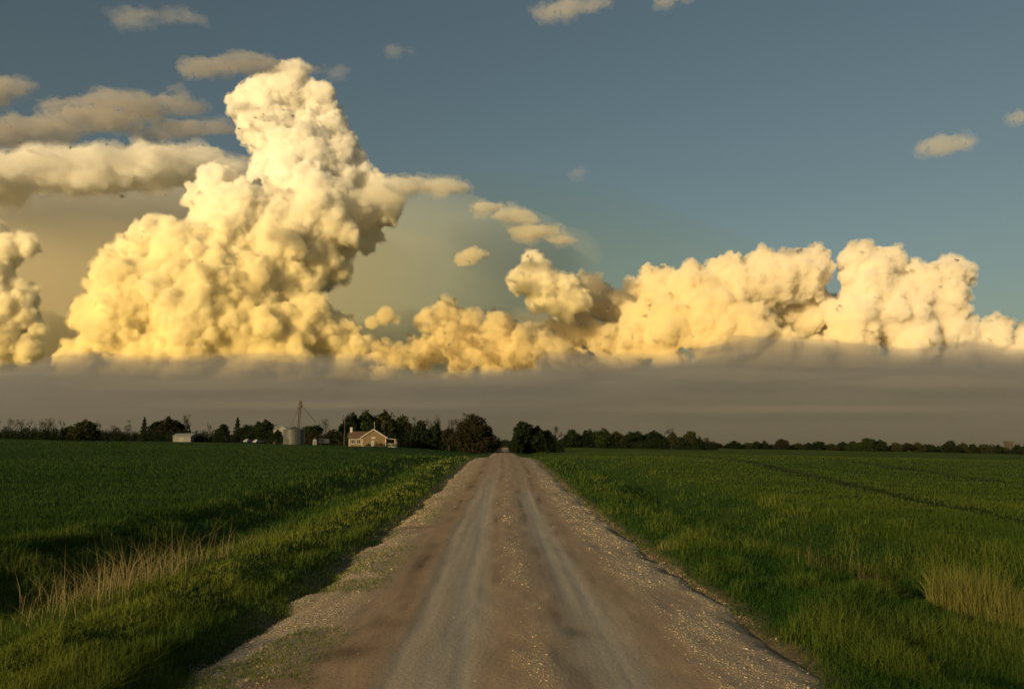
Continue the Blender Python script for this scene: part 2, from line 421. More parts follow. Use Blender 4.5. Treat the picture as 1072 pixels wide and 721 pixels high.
# ------------------------------------------------------------------ trees
M_BARK = mat_plain('bark', (.075, .058, .042), (.04, .032, .025), 6)
LEAF = {'green': mat_leaf('leaf_green', (.020, .042, .011), (.045, .066, .018)),
        'dark': mat_leaf('leaf_dark', (.013, .026, .010), (.027, .042, .015)),
        'olive': mat_leaf('leaf_olive', (.034, .044, .014), (.066, .068, .022)),
        'rust': mat_leaf('leaf_rust', (.024, .025, .011), (.046, .041, .018))}
def leaf_cloud(pts, nrm, size, jitter=.6):
    """one small bent leaf-spray face per point"""
    n = len(pts)
    a1 = RNG.normal(size=(n, 3)); a1 += nrm * .4; a1 /= np.linalg.norm(a1, axis=1)[:, None]
    t = np.cross(a1, RNG.normal(size=(n, 3))); t /= np.linalg.norm(t, axis=1)[:, None]; s_ = np.cross(a1, t)
    sz_ = size * RNG.uniform(.5, 1.3, n)[:, None]
    V = np.stack([pts - t * sz_, pts + s_ * sz_ * .5 + a1 * sz_ * .2, pts + t * sz_, pts - s_ * sz_ * .5 + a1 * sz_ * .2], 1).reshape(-1, 3)
    return V, np.arange(4 * n).reshape(-1, 4)
def crown_mesh(name, lobes, n, size, mat, gaps=.0, hollow=.55):
    P = []; Q = []; T_ = []
    wts = np.array([l[3] ** 2 for l in lobes]); wts = wts / wts.sum()
    for l, wt in zip(lobes, wts):
        m = max(12, int(n * wt)); c = np.array(l[:3]); r = l[3]
        nc = max(5, m // 14)                                           # sprays gather in clumps on each lobe
        dirs = RNG.normal(size=(nc, 3)); dirs /= np.linalg.norm(dirs, axis=1)[:, None]
        cc = dirs * (r * RNG.uniform(hollow, 1.05, nc))[:, None] * np.array([1, 1, l[4] if len(l) > 4 else .85])
        i = RNG.integers(0, nc, m)
        p = cc[i] + RNG.normal(size=(m, 3)) * r * .17
        P.append(c + p); Q.append(dirs[i]); T_.append(np.clip(RNG.random(nc)[i] * .8 + RNG.random(m) * .3, 0, 1))
    P = np.concatenate(P); Q = np.concatenate(Q); T_ = np.concatenate(T_)
    P[:, 2] = np.maximum(P[:, 2], .15 + RNG.random(len(P)) * .3)
    V, Fq = leaf_cloud(P, Q, size)
    me = mesh_np(name, V, Fq); a = me.attributes.new('tone', 'FLOAT', 'POINT'); a.data.foreach_set('value', np.repeat(T_, 4).astype(np.float32))
    me.materials.append(mat); return me
def branch(mb, p, d, ln, r, depth, tips, spread=.55):
    q = p + d * ln; mid = p + d * ln * .5 + Vector((random.uniform(-1, 1), random.uniform(-1, 1), random.uniform(-.3, .6))) * ln * .07
    mb.tube([p, mid, q], [r, r * .8, r * .55], 5 if depth > 1 else 3, False)
    if depth == 0: tips.append(q); return
    for k in range(random.choice((2, 3, 3)) if depth > 1 else 3):
        nd = (d + Vector((random.gauss(0, spread), random.gauss(0, spread), random.gauss(.12, spread * .6)))).normalized()
        branch(mb, p + (q - p) * random.uniform(.55, 1), nd, ln * random.uniform(.58, .8), r * .55, depth - 1, tips, spread)
    tips.append(q)
def mk(kind, hue, H, W, n, seed, size=None, bushy=False):
    """one tree of height H and crown width W: (trunk mesh, crown mesh)"""
    random.seed(seed)
    mb = MB(); tips = []
    size = size or .022 * (H + W)
    if kind == 'bare':
        branch(mb, Vector((0, 0, -.2)), Vector((random.uniform(-.06, .06), random.uniform(-.06, .06), 1)), H * .30, .02 * H + .06, 5, tips, .62)
        zmax = max(t.z for t in tips); wmax = max(max(abs(t.x), abs(t.y)) for t in tips)
        mb.v = [(v[0] * W / 2 / wmax, v[1] * W / 2 / wmax, v[2] * H / zmax if v[2] > 0 else v[2]) for v in mb.v]
        P = np.array([(t.x * W / 2 / wmax, t.y * W / 2 / wmax, t.z * H / zmax) for t in tips])
        P = P[RNG.integers(0, len(P), n)] + RNG.normal(size=(n, 3)) * W * .035
        V, Fq = leaf_cloud(P, np.zeros_like(P), size * .8)
        me = mesh_np('crown', V, Fq); a = me.attributes.new('tone', 'FLOAT', 'POINT'); a.data.foreach_set('value', np.repeat(RNG.random(n), 4).astype(np.float32))
        me.materials.append(LEAF[hue])
    elif kind == 'conifer':
        mb.tube([(0, 0, -.2), (0, 0, H * .5), (.05, 0, H * .97)], [.03 * H, .018 * H, .01], 6)
        P = []; 
        for k in range(n):
            t = random.random() ** 1.5; z = H * (.04 + .96 * t); r = W / 2 * (1 - t) ** .8 * (.75 + .35 * math.sin(z * 5)) * random.uniform(.45, 1.08); a_ = random.uniform(0, 6.28)
            P.append((r * math.cos(a_), r * math.sin(a_), z - r * .15))
        P = np.array(P); V, Fq = leaf_cloud(P, np.zeros_like(P), size)
        me = mesh_np('crown', V, Fq); a = me.attributes.new('tone', 'FLOAT', 'POINT'); a.data.foreach_set('value', np.repeat(RNG.random(n), 4).astype(np.float32))
        me.materials.append(LEAF[hue])
    elif kind == 'round':
        mb.tube([(0, 0, -.3), (.1, 0, H * .12), (.05, .1, H * .25)], [.04 * H, .035 * H, .03 * H], 8); lobes = []
        for k in range(46):
            u_ = random.random(); el = math.asin(u_); a_ = k * 2.4
            c = (W * .38 * math.cos(el) * math.cos(a_), W * .38 * math.cos(el) * math.sin(a_), H * (.20 + .62 * u_))
            lobes.append((*c, W * random.uniform(.10, .17), .9))
            if k % 4 == 0: mb.tube([(.05, .1, H * .2), tuple(Vector(c) * .5 + Vector((0, 0, H * .1))), c], [.018 * H, .012 * H, .02], 4, False)
        lobes += [(0, 0, H * .5, W * .34, .9), (0, 0, H * .22, W * .42, .5)]
        me = crown_mesh('crown', lobes, n, size, LEAF[hue])
    else:
        th = H * (.18 if bushy else .32)
        top = Vector((random.uniform(-.04, .04) * H, random.uniform(-.04, .04) * H, th))
        mb.tube([(0, 0, -.3), (top.x * .4, top.y * .4, th * .5), tuple(top)], [.028 * H + .06, .022 * H + .03, .018 * H + .03], 7)
        lobes = []
        nl = random.randint(9, 12)
        for k in range(nl):
            a_ = 2 * math.pi * k / nl + random.uniform(-.4, .4); t = random.uniform(.0, 1)
            zc = H * ((.26 if bushy else .40) + (.46 if bushy else .38) * t)
            rr = W / 2 * (.72 if t < .6 else .42) * random.uniform(.55, 1.05)
            c = Vector((rr * math.cos(a_), rr * math.sin(a_), zc)); r = min(W, H) * random.uniform(.15, .24)
            lobes.append((c.x, c.y, c.z, r, random.uniform(.7, .95)))
            mb.tube([tuple(top * .95), tuple(top.lerp(c, .5) + Vector((0, 0, .03 * H))), tuple(c)], [.012 * H + .02, .008 * H + .02, .01], 4, False)
        lobes.append((top.x, top.y, H * .82, min(W, H) * .2, .85)); lobes.append((top.x, 0, H * .58, min(W, H) * .3, 1))
        if bushy: lobes.append((0, 0, H * .26, W * .40, .55))
        me = crown_mesh('crown', lobes, n, size, LEAF[hue])
    tm = bpy.data.meshes.new('trunk'); tm.from_pydata(mb.v, [], mb.f); tm.materials.append(M_BARK)
    return tm, me, H, W
PROTO = {}
def proto(kind, hue, i):
    key = (kind, hue, i)
    if key not in PROTO:
        sd_ = hash_(key)
        if kind == 'bare': PROTO[key] = mk('bare', hue, 9, 7, 900, sd_, .15)
        elif kind == 'conifer': PROTO[key] = mk('conifer', hue, 9, 4.2, 1500, sd_)
        elif kind == 'round': PROTO[key] = mk('round', hue, 13, 15, 11000, sd_, .34)
        elif kind == 'bush': PROTO[key] = mk('dense', hue, 8, 9, 5200, sd_, .40, bushy=True)
        else: PROTO[key] = mk('dense', hue, 9, 8, 3600, sd_, .36)
    return PROTO[key]
def hash_(k): return sum((i + 1) * ord(c) for i, c in enumerate(str(k)))
def tree(px, top, wpx, d, kind, hue, label, i=0, group=None, name=None):
    """a tree standing at the picture column px, its top and width as seen from the road"""
    tm, cm, H, W = proto(kind, hue, i)
    x = lat(px, d); z = float(ground_z(x, d))
    hh = at(px, top, d).z - z; ww = wpx / F * d * {'bare': 1.25, 'conifer': 1.1, 'bush': 1.16, 'dense': 1.2, 'round': 1.02}[kind]
    nm = name or {'bare': 'bare_tree', 'conifer': 'conifer_tree', 'bush': 'bushy_tree', 'dense': 'leafy_tree'}[kind]
    t = thing(nm, label, 'tree', (x, d, z), random.uniform(0, 6.28), group)
    sx = ww / W; sz_ = hh / H
    for n_, m_ in (('trunk', tm), ('crown', cm)):
        o = bpy.data.objects.new(n_, m_); C.objects.link(o); o.parent = t; o.scale = (sx, sx, sz_)
    return t
def hedge(px0, px1, top, d, hue, label, dens=16, name='hedge', thick=3.5, kind=None, size=.34):
    """a rough belt of brush: low lobes along a line, leafy down to the ground"""
    x0, x1 = lat(px0, d), lat(px1, d); P = []; Q = []; T_ = []
    xc = x0
    while xc < x1:
        zc = float(ground_z(xc, d)); hh = max(1.2, (at(527, top, d).z - zc)) * random.uniform(.7, 1.12); r = random.uniform(1.4, 2.6)
        m = int(dens * r * hh * 3); dirs = RNG.normal(size=(m, 3)); dirs /= np.linalg.norm(dirs, axis=1)[:, None]
        dirs[:, 2] = np.abs(dirs[:, 2]); rad_ = RNG.uniform(.5, 1.05, m)[:, None]
        yy = d + random.uniform(-thick / 2, thick / 2)
        P.append(np.array([xc, yy, zc]) + dirs * rad_ * np.array([r * 1.25, r, hh])); Q.append(dirs); T_.append(np.clip(RNG.random(m) * .6 + random.random() * .4, 0, 1))
        xc += r * .8
    P = np.concatenate(P); V, Fq = leaf_cloud(P, np.concatenate(Q), size)
    ox, oz = (x0 + x1) / 2, float(ground_z((x0 + x1) / 2, d)); V = V - np.array([ox, d, oz])
    me = mesh_np(name, V, Fq); a = me.attributes.new('tone', 'FLOAT', 'POINT'); a.data.foreach_set('value', np.repeat(np.concatenate(T_), 4).astype(np.float32))
    o = link(name, me, LEAF[hue]); o.location = (ox, d, oz)
    if kind: o['kind'] = kind
    else: tag(o, label, 'hedge')
    return o
random.seed(3)
# --- left: thin spring trees over a dark hedge
hedge(-70, 75, 447.5, 392, 'dark', 'long dark hedge under thin bare trees along the left field')
hedge(75, 158, 449, 395, 'dark', 'dark hedge between the thin bare trees and the pointed conifer')
hedge(150, 262, 451, 372, 'dark', 'low brush behind the white shed and the small conifer')
hedge(258, 300, 452, 345, 'dark', 'dark brush beside the grain bin where cars are parked')
hedge(316, 366, 451, 335, 'rust', 'reddish brush between the grain bin and the house')
hedge(405, 520, 450, 312, 'dark', 'shady brush between the house and the round bush')
GB = 'thin bare trees above the left hedge'
LB = 'thin pale bare tree rising above the long dark hedge at far left'
for k, (px, top, wd) in enumerate(((-22, 439, 14), (-6, 438, 14), (7, 437, 11), (15, 439, 9), (22, 438, 11), (30, 438, 10), (40, 439, 12), (48, 438, 11), (56, 437, 13), (63, 438, 11))):
    tree(px, top, wd, 398, 'bare', 'olive', LB, k % 4, GB)
tree(88, 440, 34, 395, 'bush', 'olive', 'broad rounded olive tree in the hedge left of the conifer')
tree(72, 446, 20, 396, 'dense', 'dark', 'low dark tree joined to the broad olive tree, on its left side', 2)
tree(104, 440, 11, 398, 'bare', 'olive', 'bare tree just right of the broad rounded olive tree', 1)
tree(117, 445, 12, 398, 'bare', 'rust', 'low bare tree halfway between the olive tree and the conifer', 2)
tree(134, 440, 13, 399, 'bare', 'olive', 'bare airy tree just left of the tall pointed conifer', 3)
tree(150, 436.5, 13, 385, 'conifer', 'dark', 'dark pointed conifer at the left of the brown tree')
tree(163, 441, 20, 387, 'dense', 'dark', 'dark tree pressed between the pointed conifer and brown tree', 1)
tree(177, 437, 34, 384, 'bush', 'rust', 'broad brown tree behind the low white shed')
tree(199, 433, 15, 390, 'bare', 'olive', 'tall airy bare tree standing above the low white shed', 0)
tree(220, 442, 10, 392, 'bare', 'olive', 'short bare tree between the shed and the small conifer', 1)
tree(233, 443, 14, 380, 'dense', 'dark', 'low dark tree just left of the small conifer', 3)
tree(248, 437, 14, 372, 'conifer', 'dark', 'smaller dark conifer between the shed and the grain bin', 1)
tree(259, 443, 18, 370, 'dense', 'dark', 'dark tree touching the right side of the small conifer', 0)
tree(269, 442, 20, 352, 'bush', 'dark', 'dark leafy tree above the parked cars, next to its larger neighbour', 1)
tree(279, 439.5, 28, 350, 'bush', 'dark', 'big dark leafy tree left of the white barn', 0)
tree(291, 449.5, 13, 328, 'bush', 'dark', 'low dark bush in front of the white barn', 0)
tree(322, 445, 16, 345, 'dense', 'green', 'green tree just right of the grain bin', 2)
tree(331, 444, 15, 348, 'dense', 'dark', 'dark tree below the grain leg spout', 4)
tree(340, 438.5, 13, 352, 'bare', 'rust', 'round-topped bare tree right of the grain leg', 2)
tree(349, 449, 18, 335, 'bush', 'rust', 'low reddish bush left of the utility pole', 2)
tree(366, 433, 27, 308, 'bush', 'dark', 'dark green tree over the chimney end of the house', 2)
tree(383, 431, 34, 312, 'bush', 'green', 'tall green tree directly behind the house roof', 0)
tree(403, 430.5, 36, 316, 'bush', 'olive', 'tall olive-green tree behind the house gable', 1)
tree(421, 434, 26, 318, 'bush', 'olive', 'olive tree behind the porch end of the house', 2)
tree(431, 437, 18, 322, 'bare', 'olive', 'bare tree behind the dark trees right of the porch', 3)
tree(440, 441, 26, 309, 'bush', 'dark', 'dark tree to the right of the house porch', 1)
tree(455, 443, 24, 311, 'bush', 'dark', 'dark tree under the bare tree, halfway to the round bush', 2)
tree(453, 432.5, 17, 322, 'bare', 'rust', 'bare tree sticking up midway between house and round bush', 0)
tree(472, 437, 13, 320, 'bare', 'rust', 'smaller bare tree at the left side of the round bush', 1)
tree(470, 447, 20, 306, 'dense', 'rust', 'low brownish tree against the left side of the round bush', 1)
tree(495, 431, 47, 296, 'round', 'rust', 'large round dark brown tree at the left road edge', 3, name='round_tree')
# --- far end of the road
hedge(505, 560, 460, 700, 'dark', 'distant dark hedge closing the far end of the road', size=.6)
# --- right of the road
hedge(540, 590, 456, 300, 'dark', 'dark brush at the foot of the tall tree right of the road')
hedge(585, 748, 458.5, 470, 'dark', 'dark hedge beneath the tree row behind the right field', size=.5, thick=6)
tree(547, 439.5, 22, 297, 'dense', 'dark', 'tall ragged dark tree at the right road edge', 1)
tree(561, 446, 30, 300, 'bush', 'dark', 'wide dark tree joined to the ragged roadside tree', 0)
tree(540, 456, 16, 292, 'bush', 'dark', 'low dark bush at the right road edge under the ragged tree', 2)
tree(573, 449, 16, 303, 'dense', 'dark', 'last dark tree of the roadside cluster, near the thin bare tree', 3)
tree(583, 445, 10, 440, 'bare', 'rust', 'thin bare tree in the gap right of the roadside cluster', 1)
TL = (('leftmost dark tree of the flat-topped row behind the right field', 600), )
tree(599, 450, 24, 470, 'bush', 'dark', 'leftmost dark tree of the flat-topped row behind the right field', 1)
tree(616, 450, 24, 472, 'bush', 'dark', 'second dark tree of the flat-topped row behind the right field', 2)
tree(632, 449, 24, 468, 'bush', 'green', 'green tree at the middle of the flat-topped row', 0)
tree(646, 451, 22, 472, 'bush', 'olive', 'olive tree ending the flat-topped row before its low gap', 2)
tree(665, 450, 24, 470, 'dense', 'dark', 'dark tree right after the low gap in the row', 0)
tree(685, 450.5, 26, 472, 'bush', 'dark', 'dark tree between the low gap and the two airy trees', 0)
tree(703, 448, 14, 468, 'bare', 'rust', 'first of two upright airy trees ending the near row', 2)
tree(704, 452, 12, 469, 'dense', 'olive', 'small olive tree under the first airy upright tree', 4)
tree(723, 450, 15, 470, 'dense', 'olive', 'airy olive tree between the two upright bare trees', 3)
tree(728, 451, 14, 474, 'bare', 'olive', 'second airy tree near the end of the near row', 3)
tree(739, 456, 11, 472, 'bare', 'rust', 'short bare tree ending the near row', 0)
# --- far wood along the right field: one dark mass, with the trees that stick out of it
hedge(690, 1180, 465, 900, 'dark', '', dens=4, name='far_wood', thick=30, kind='stuff', size=.75)
GF = 'trees of the far wood on the right'
xx = 748
kk = 0
for px, top, wd, kd, hu in ((752, 463.5, 16, 'bush', 'dark'), (768, 461.5, 20, 'bush', 'dark'), (783, 463, 16, 'bush', 'olive'), (792, 461, 9, 'dense', 'dark'), (800, 461.5, 12, 'bush', 'dark'),
                            (835, 463.5, 18, 'bush', 'olive'), (847, 463, 14, 'bush', 'dark'), (857, 461.5, 14, 'dense', 'dark'), (870, 464, 16, 'bush', 'olive'),
                            (882, 462, 14, 'bush', 'dark'), (893, 461.5, 16, 'bush', 'green'), (938, 463, 18, 'bush', 'olive'), (950, 463.5, 14, 'dense', 'rust'), (961, 463, 14, 'bush', 'olive'),
                            (974, 465.5, 16, 'bush', 'dark'), (1008, 463.5, 14, 'bush', 'olive'), (1018, 465, 14, 'bush', 'dark'), (1030, 464.5, 18, 'bush', 'olive'), (1044, 465.5, 14, 'bush', 'dark'),
                            (1066, 466.5, 16, 'bush', 'dark'), (1080, 467, 16, 'bush', 'olive')):
    tree(px, top, wd, 860 + 5 * (kk % 5), kd, hu, 'one of the small dark trees along the far wood behind the right field', kk % 3, GF); kk += 1
tree(819, 459.5, 18, 850, 'bush', 'rust', 'brownish tree standing highest in the left half of the far wood', 1)
tree(908, 458, 22, 850, 'bush', 'green', 'tallest rounded green tree in the far wood', 2)
tree(921, 460, 16, 852, 'bush', 'dark', 'dark tree leaning on the tallest rounded tree of the far wood', 0)
tree(995, 461.5, 20, 850, 'bush', 'dark', 'raised dark tree in the far wood left of the square tower', 1)
print('T trees', time.time() - T0)

# ------------------------------------------------------------------ farm
M_TRIM = mat_plain('white_trim', (.55, .52, .46), (.46, .43, .38), 3)
M_SIDING = mat_plain('tan_siding', (.20, .15, .09), (.165, .12, .07), 2)
M_ROOF = mat_plain('brown_shingle', (.15, .10, .075), (.11, .075, .055), 4)
M_GLASS, nt, b = new_mat('dark_glass'); b.inputs['Base Color'].default_value = (.03, .035, .04, 1); b.inputs['Roughness'].default_value = .08; b.inputs['Specular IOR Level'].default_value = .6
M_GALV = mat_plain('galvanised_steel', (.15, .16, .155), (.11, .115, .115), 1.2, .5, 0, .35)
M_STEEL = mat_plain('weathered_steel', (.13, .11, .09), (.08, .07, .06), 3, .6)
M_WHITE = mat_plain('white_metal', (.36, .36, .34), (.29, .29, .27), 1)
M_DARK = mat_plain('rubber', (.02, .02, .02), (.03, .03, .03), 3)
M_WOOD = mat_plain('pole_wood', (.12, .09, .065), (.08, .06, .045), 4)
def stand(px, d): x = lat(px, d); return (x, d, float(ground_z(x, d)))

h = thing('house', 'small tan farmhouse with white trim and brown roof', 'house', stand(388.5, 285), rad(-2))
u = 285 / F
def hx(px): return (px - 388.5) * u
gx0, gx1, gm = hx(378.5), hx(404), hx(391); EV = 2.75; PK = 5.3
m = MB(); m.prism([(gx0, -.4), (gx1, -.4), (gx1, EV), (gm, PK - .12), (gx0, EV)], 0, 7)
m.box(hx(364.5), gx0 - .003, .9, 6.2, -.4, EV)
m.build('wall', M_SIDING, h)
m = MB()
def slab(mb, a, b_, y0, y1, t=.16):
    (x0, z0), (x1, z1) = a, b_; mb.prism([(x0, z0), (x1, z1), (x1, z1 + t), (x0, z0 + t)], y0, y1)
slab(m, (gx0 - .5, EV - .22), (gm, PK), -.35, 7.3); slab(m, (gm, PK), (gx1 + .5, EV - .22), -.35, 7.3)
m.add([(hx(364) - .3, .4, EV - .05), (gx0 - .45, .4, EV - .05), (gm - 1.0, 3.55, PK - .55), (hx(364) - .3, 3.55, PK - .55), (hx(364) - .3, 6.7, EV - .05), (gx0 - .45, 6.7, EV - .05),
       (hx(364) - .3, .4, EV + .1), (gx0 - .45, .4, EV + .1), (gm - 1.0, 3.55, PK - .4), (hx(364) - .3, 3.55, PK - .4), (hx(364) - .3, 6.7, EV + .1), (gx0 - .45, 6.7, EV + .1)],
      [(6, 7, 8, 9), (9, 8, 11, 10), (0, 3, 2, 1), (3, 4, 5, 2), (0, 1, 7, 6), (4, 10, 11, 5), (0, 6, 9, 3), (3, 9, 10, 4)])
rf = m.build('roof', M_ROOF, h)
m = MB(); m.box(hx(364.2), hx(366.6), 3.0, 3.9, 3.2, PK + .75); m.box(hx(364.0), hx(366.8), 2.9, 4.0, PK + .75, PK + .9); m.build('chimney', mat_plain('pale_brick', (.55, .50, .42), (.42, .36, .30), 5), rf)
m = MB(); m.tube([(hx(389), 4.5, 4.6), (hx(389), 4.5, 7.6)], .09, 8); m.lathe([(.2, 7.5), (.2, 7.7), (0, 7.95)], 10, (hx(389), 4.5, 0)); m.build('flue_pipe', M_WHITE, rf)
for a_, b_ in (((gx0 - .5, EV - .26), (gm - .01, PK - .05)), ((gm + .01, PK - .05), (gx1 + .5, EV - .26))):
    m = MB(); slab(m, a_, b_, -.42, -.355, .34); m.build('verge_board', M_TRIM, rf)
for x0, x1, y0, y1 in ((gx0 - .02, gx0 + .3, -.05, -.003), (gx1 - .3, gx1 + .02, -.05, -.003), (hx(364.5), hx(364.5) + .25, .85, .897)):
    m = MB(); m.box(x0, x1, y0, y1, -.4, EV - .3); m.build('corner_board', M_TRIM, h)
for wx0, wx1 in ((367.2, 370.8), (373.2, 376.8)):
    m = MB(); x0, x1 = hx(wx0), hx(wx1)
    m.box(x0 - .15, x1 + .15, .82, .897, .75, .93); m.box(x0 - .15, x1 + .15, .82, .897, 2.2, 2.38); m.box(x0 - .15, x0, .82, .897, .93, 2.2); m.box(x1, x1 + .15, .82, .897, .93, 2.2); m.box((x0 + x1) / 2 - .04, (x0 + x1) / 2 + .04, .82, .897, .93, 2.2)
    wn = m.build('window', M_TRIM, h); m = MB(); m.box(x0, x1, .86, .895, .93, 2.2); m.build('pane', M_GLASS, wn)
m = MB(); m.box(gm - .7, gm + .55, -.06, -.003, 2.55, 3.0); m.build('gable_vent', M_TRIM, h)
m = MB(); m.box(hx(390) - .5, hx(390) + .5, -.05, -.003, -.2, 1.95); dr_ = m.build('door', M_WHITE, h); m = MB(); m.box(hx(390) + .32, hx(390) + .4, -.12, -.053, .85, .95); m.build('handle', M_STEEL, dr_)
p_ = MB(); px1 = hx(413.5)
slab(p_, (gx1 + .51, EV - .30), (px1 + .2, EV - .62), .2, 6.3, .16); p_.box(gx1 + .31, px1, .4, 6, -.4, .12)
pr = p_.build('porch', M_TRIM, h)
for yy in (.5, 3.2, 5.8):
    m = MB(); m.box(px1 - .3, px1 - .1, yy, yy + .2, .12, EV - .62); m.build('post', M_TRIM, pr)
m = MB(); m.box(gx1 + .05, px1 - .302, .52, .6, .85, .98)
for k in range(7): m.box(gx1 + .25 + k * .3, gx1 + .31 + k * .3, .53, .59, .12, .85)
m.build('railing', M_TRIM, pr)
for px, d_, wd, lb, hu in ((396.5, 282.3, 10, 'low dark shrub against the tan gable wall of the house', 'rust'), (415, 284, 9, 'small dark shrub at the porch end of the house', 'dark'), (386, 282.6, 6, 'small round shrub left of the house door', 'dark')):
    x, y, z = stand(px, d_); sh = thing('shrub', lb, 'shrub', (x, y, z))
    r = wd * u / 2
    ob = bpy.data.objects.new('foliage', crown_mesh('foliage', [(0, 0, r * .5, r * .75, .8), (r * .4, 0, r * .4, r * .5, .8), (-r * .45, 0, r * .4, r * .5, .8)], 420, .14, LEAF[hu])); C.objects.link(ob); ob.parent = sh
    m = MB(); m.tube([(0, 0, -.2), (.05, 0, .5)], .05, 5); m.build('stem', M_BARK, sh)

# grain bin
R_ = 10.8 * 305 / F; HB = 4.9
s = thing('grain_bin', 'round galvanised grain bin with low conical roof', 'grain bin', stand(307.5, 305))
m = MB(); prof = []
z = -.4
while z < HB:
    prof += [(R_, z), (R_ + .05, z + .12), (R_, z + .24)]; z += .24
m.lathe(prof, 48); m.build('wall', M_GALV, s, smooth=True)
m = MB(); m.lathe([(R_ + .18, HB - .12), (R_ + .12, HB), (.6, HB + 1.05), (.55, HB + 1.35), (0, HB + 1.5)], 24); rf = m.build('roof', mat_plain('dull_roof_steel', (.12, .12, .115), (.09, .09, .085), 1.2, .5), s)
m = MB()
for k in range(24):
    a_ = 2 * math.pi * k / 24; m.tube([((R_ + .12) * math.cos(a_), (R_ + .12) * math.sin(a_), HB + .03), (.62 * math.cos(a_), .62 * math.sin(a_), HB + 1.08)], .035, 4)
m.build('roof_rib', M_GALV, rf)
m = MB(); m.box(-1.9, -1.1, -R_ - .02, -R_ + .35, .2, 2.0); m.build('door', M_STEEL, s)
m = MB()
for sx_ in (-.2, .2): m.tube([(1.4 + sx_, -R_ * .9 - .25, 0), (1.4 + sx_, -R_ * .9 - .25, HB + .3)], .03, 5)
for k in range(14): m.tube([(1.2, -R_ * .9 - .25, .3 + k * .36), (1.6, -R_ * .9 - .25, .3 + k * .36)], .02, 4)
m.build('ladder', M_STEEL, s)
# grain leg: bucket elevator mast with head, spout and stays
D_ = 309; x, y, z = stand(311.5, D_); gl = thing('grain_elevator', 'tall thin grain elevator mast with sloping spout behind the bin', 'grain elevator', (x, y, z))
HM = at(312, 419, D_).z - z
tp = (.6, 0, HM)
m = MB()
for o_ in (-.26, .26): m.tube([(o_ - .15, 0, 0), (o_ + .55, 0, HM - 1.6)], [.17, .15], 4)
for k in range(14):
    t = .04 + k * .066; m.box(-.5 - .15 + .7 * t, .5 - .15 + .7 * t, -.08, .08, HM * t, HM * t + .09)
m.build('mast', M_STEEL, gl)
m = MB(); m.box(.1, 1.05, -.4, .4, HM - 2.6, HM - .5); m.prism([(.1, HM - .5), (1.05, HM - .5), (.8, HM), (.35, HM)], -.4, .4); m.build('head', M_STEEL, gl, .05)
m = MB(); m.box(-.3, 1.45, -.75, -.405, HM - 2.7, HM - 2.58); pf = m.build('platform', M_STEEL, gl)
m = MB(); m.tube([(-.28, -.72, HM - 2.58), (-.28, -.72, HM - 1.6), (1.43, -.72, HM - 1.6), (1.43, -.72, HM - 2.58)], .035, 4); m.build('railing', M_STEEL, pf)
m = MB(); m.tube([(1.0, 0, HM - 1.7), (6.0, .6, HM - 7.7)], .13, 8); m.build('spout', M_GALV, gl)
m = MB(); m.tube([(-.1, 0, HM - 2.5), (-2.2, -.8, HB + .9)], .10, 8); m.build('spout', M_GALV, gl)
for ex, ey in ((-8, 5), (8.5, 6), (0, 8)):
    m = MB(); m.tube([(.5, 0, HM - 2.7), (ex, ey, 0)], .022, 4); m.build('guy_wire', M_STEEL, gl)
# white barn behind the bin
b_ = thing('barn', 'pale white barn half hidden left of the grain bin', 'barn', stand(294, 338), rad(8))
m = MB(); m.prism([(-2.9, -.4), (2.9, -.4), (2.9, 5.2), (0, 6.6), (-2.9, 5.2)], 0, 11); m.build('wall', M_WHITE, b_)
m = MB(); slab(m, (-3.2, 5.08), (0, 6.62), -.3, 11.3, .14); slab(m, (0, 6.62), (3.2, 5.08), -.3, 11.3, .14); m.build('roof', mat_plain('blue_grey_tin', (.42, .45, .47), (.34, .37, .40), 1), b_)
m = MB(); m.box(-1.5, 1.5, -.06, -.003, -.2, 3.4); m.build('door', M_GALV, b_)
# low shed
sd_ = thing('shed', 'low white shed with flat pale roof beside the brown tree', 'shed', stand(190, 362), rad(4))
m = MB(); m.box(-3.5, 3.5, 0, 5, -.4, 2.3); m.build('wall', mat_plain('grey_board', (.30, .29, .27), (.22, .21, .20), 2), sd_)
m = MB(); m.add([(-3.8, -.4, 2.3), (3.8, -.4, 2.3), (3.8, 5.4, 3.5), (-3.8, 5.4, 3.5), (-3.8, -.4, 2.45), (3.8, -.4, 2.45), (3.8, 5.4, 3.65), (-3.8, 5.4, 3.65)], [(0,3,2,1),(4,5,6,7),(0,1,5,4),(1,2,6,5),(2,3,7,6),(3,0,4,7)]); m.build('roof', M_WHITE, sd_)
m = MB(); m.box(-1.2, .8, -.06, -.003, -.2, 2.0); m.build('door', M_WHITE, sd_)
sd_ = thing('shed', 'tiny white garden shed next to the camper trailer', 'shed', stand(329.3, 318))
m = MB(); m.prism([(-.65, -.3), (.65, -.3), (.65, 1.6), (0, 2.2), (-.65, 1.6)], 0, 1.6); m.build('wall', M_WHITE, sd_)
m = MB(); slab(m, (-.8, 1.5), (0, 2.22), -.1, 1.7, .07); slab(m, (0, 2.22), (.8, 1.5), -.1, 1.7, .07); m.build('roof', M_GALV, sd_)
m = MB(); m.box(-.3, .3, -.05, -.003, -.2, 1.4); m.build('door', M_GALV, sd_)
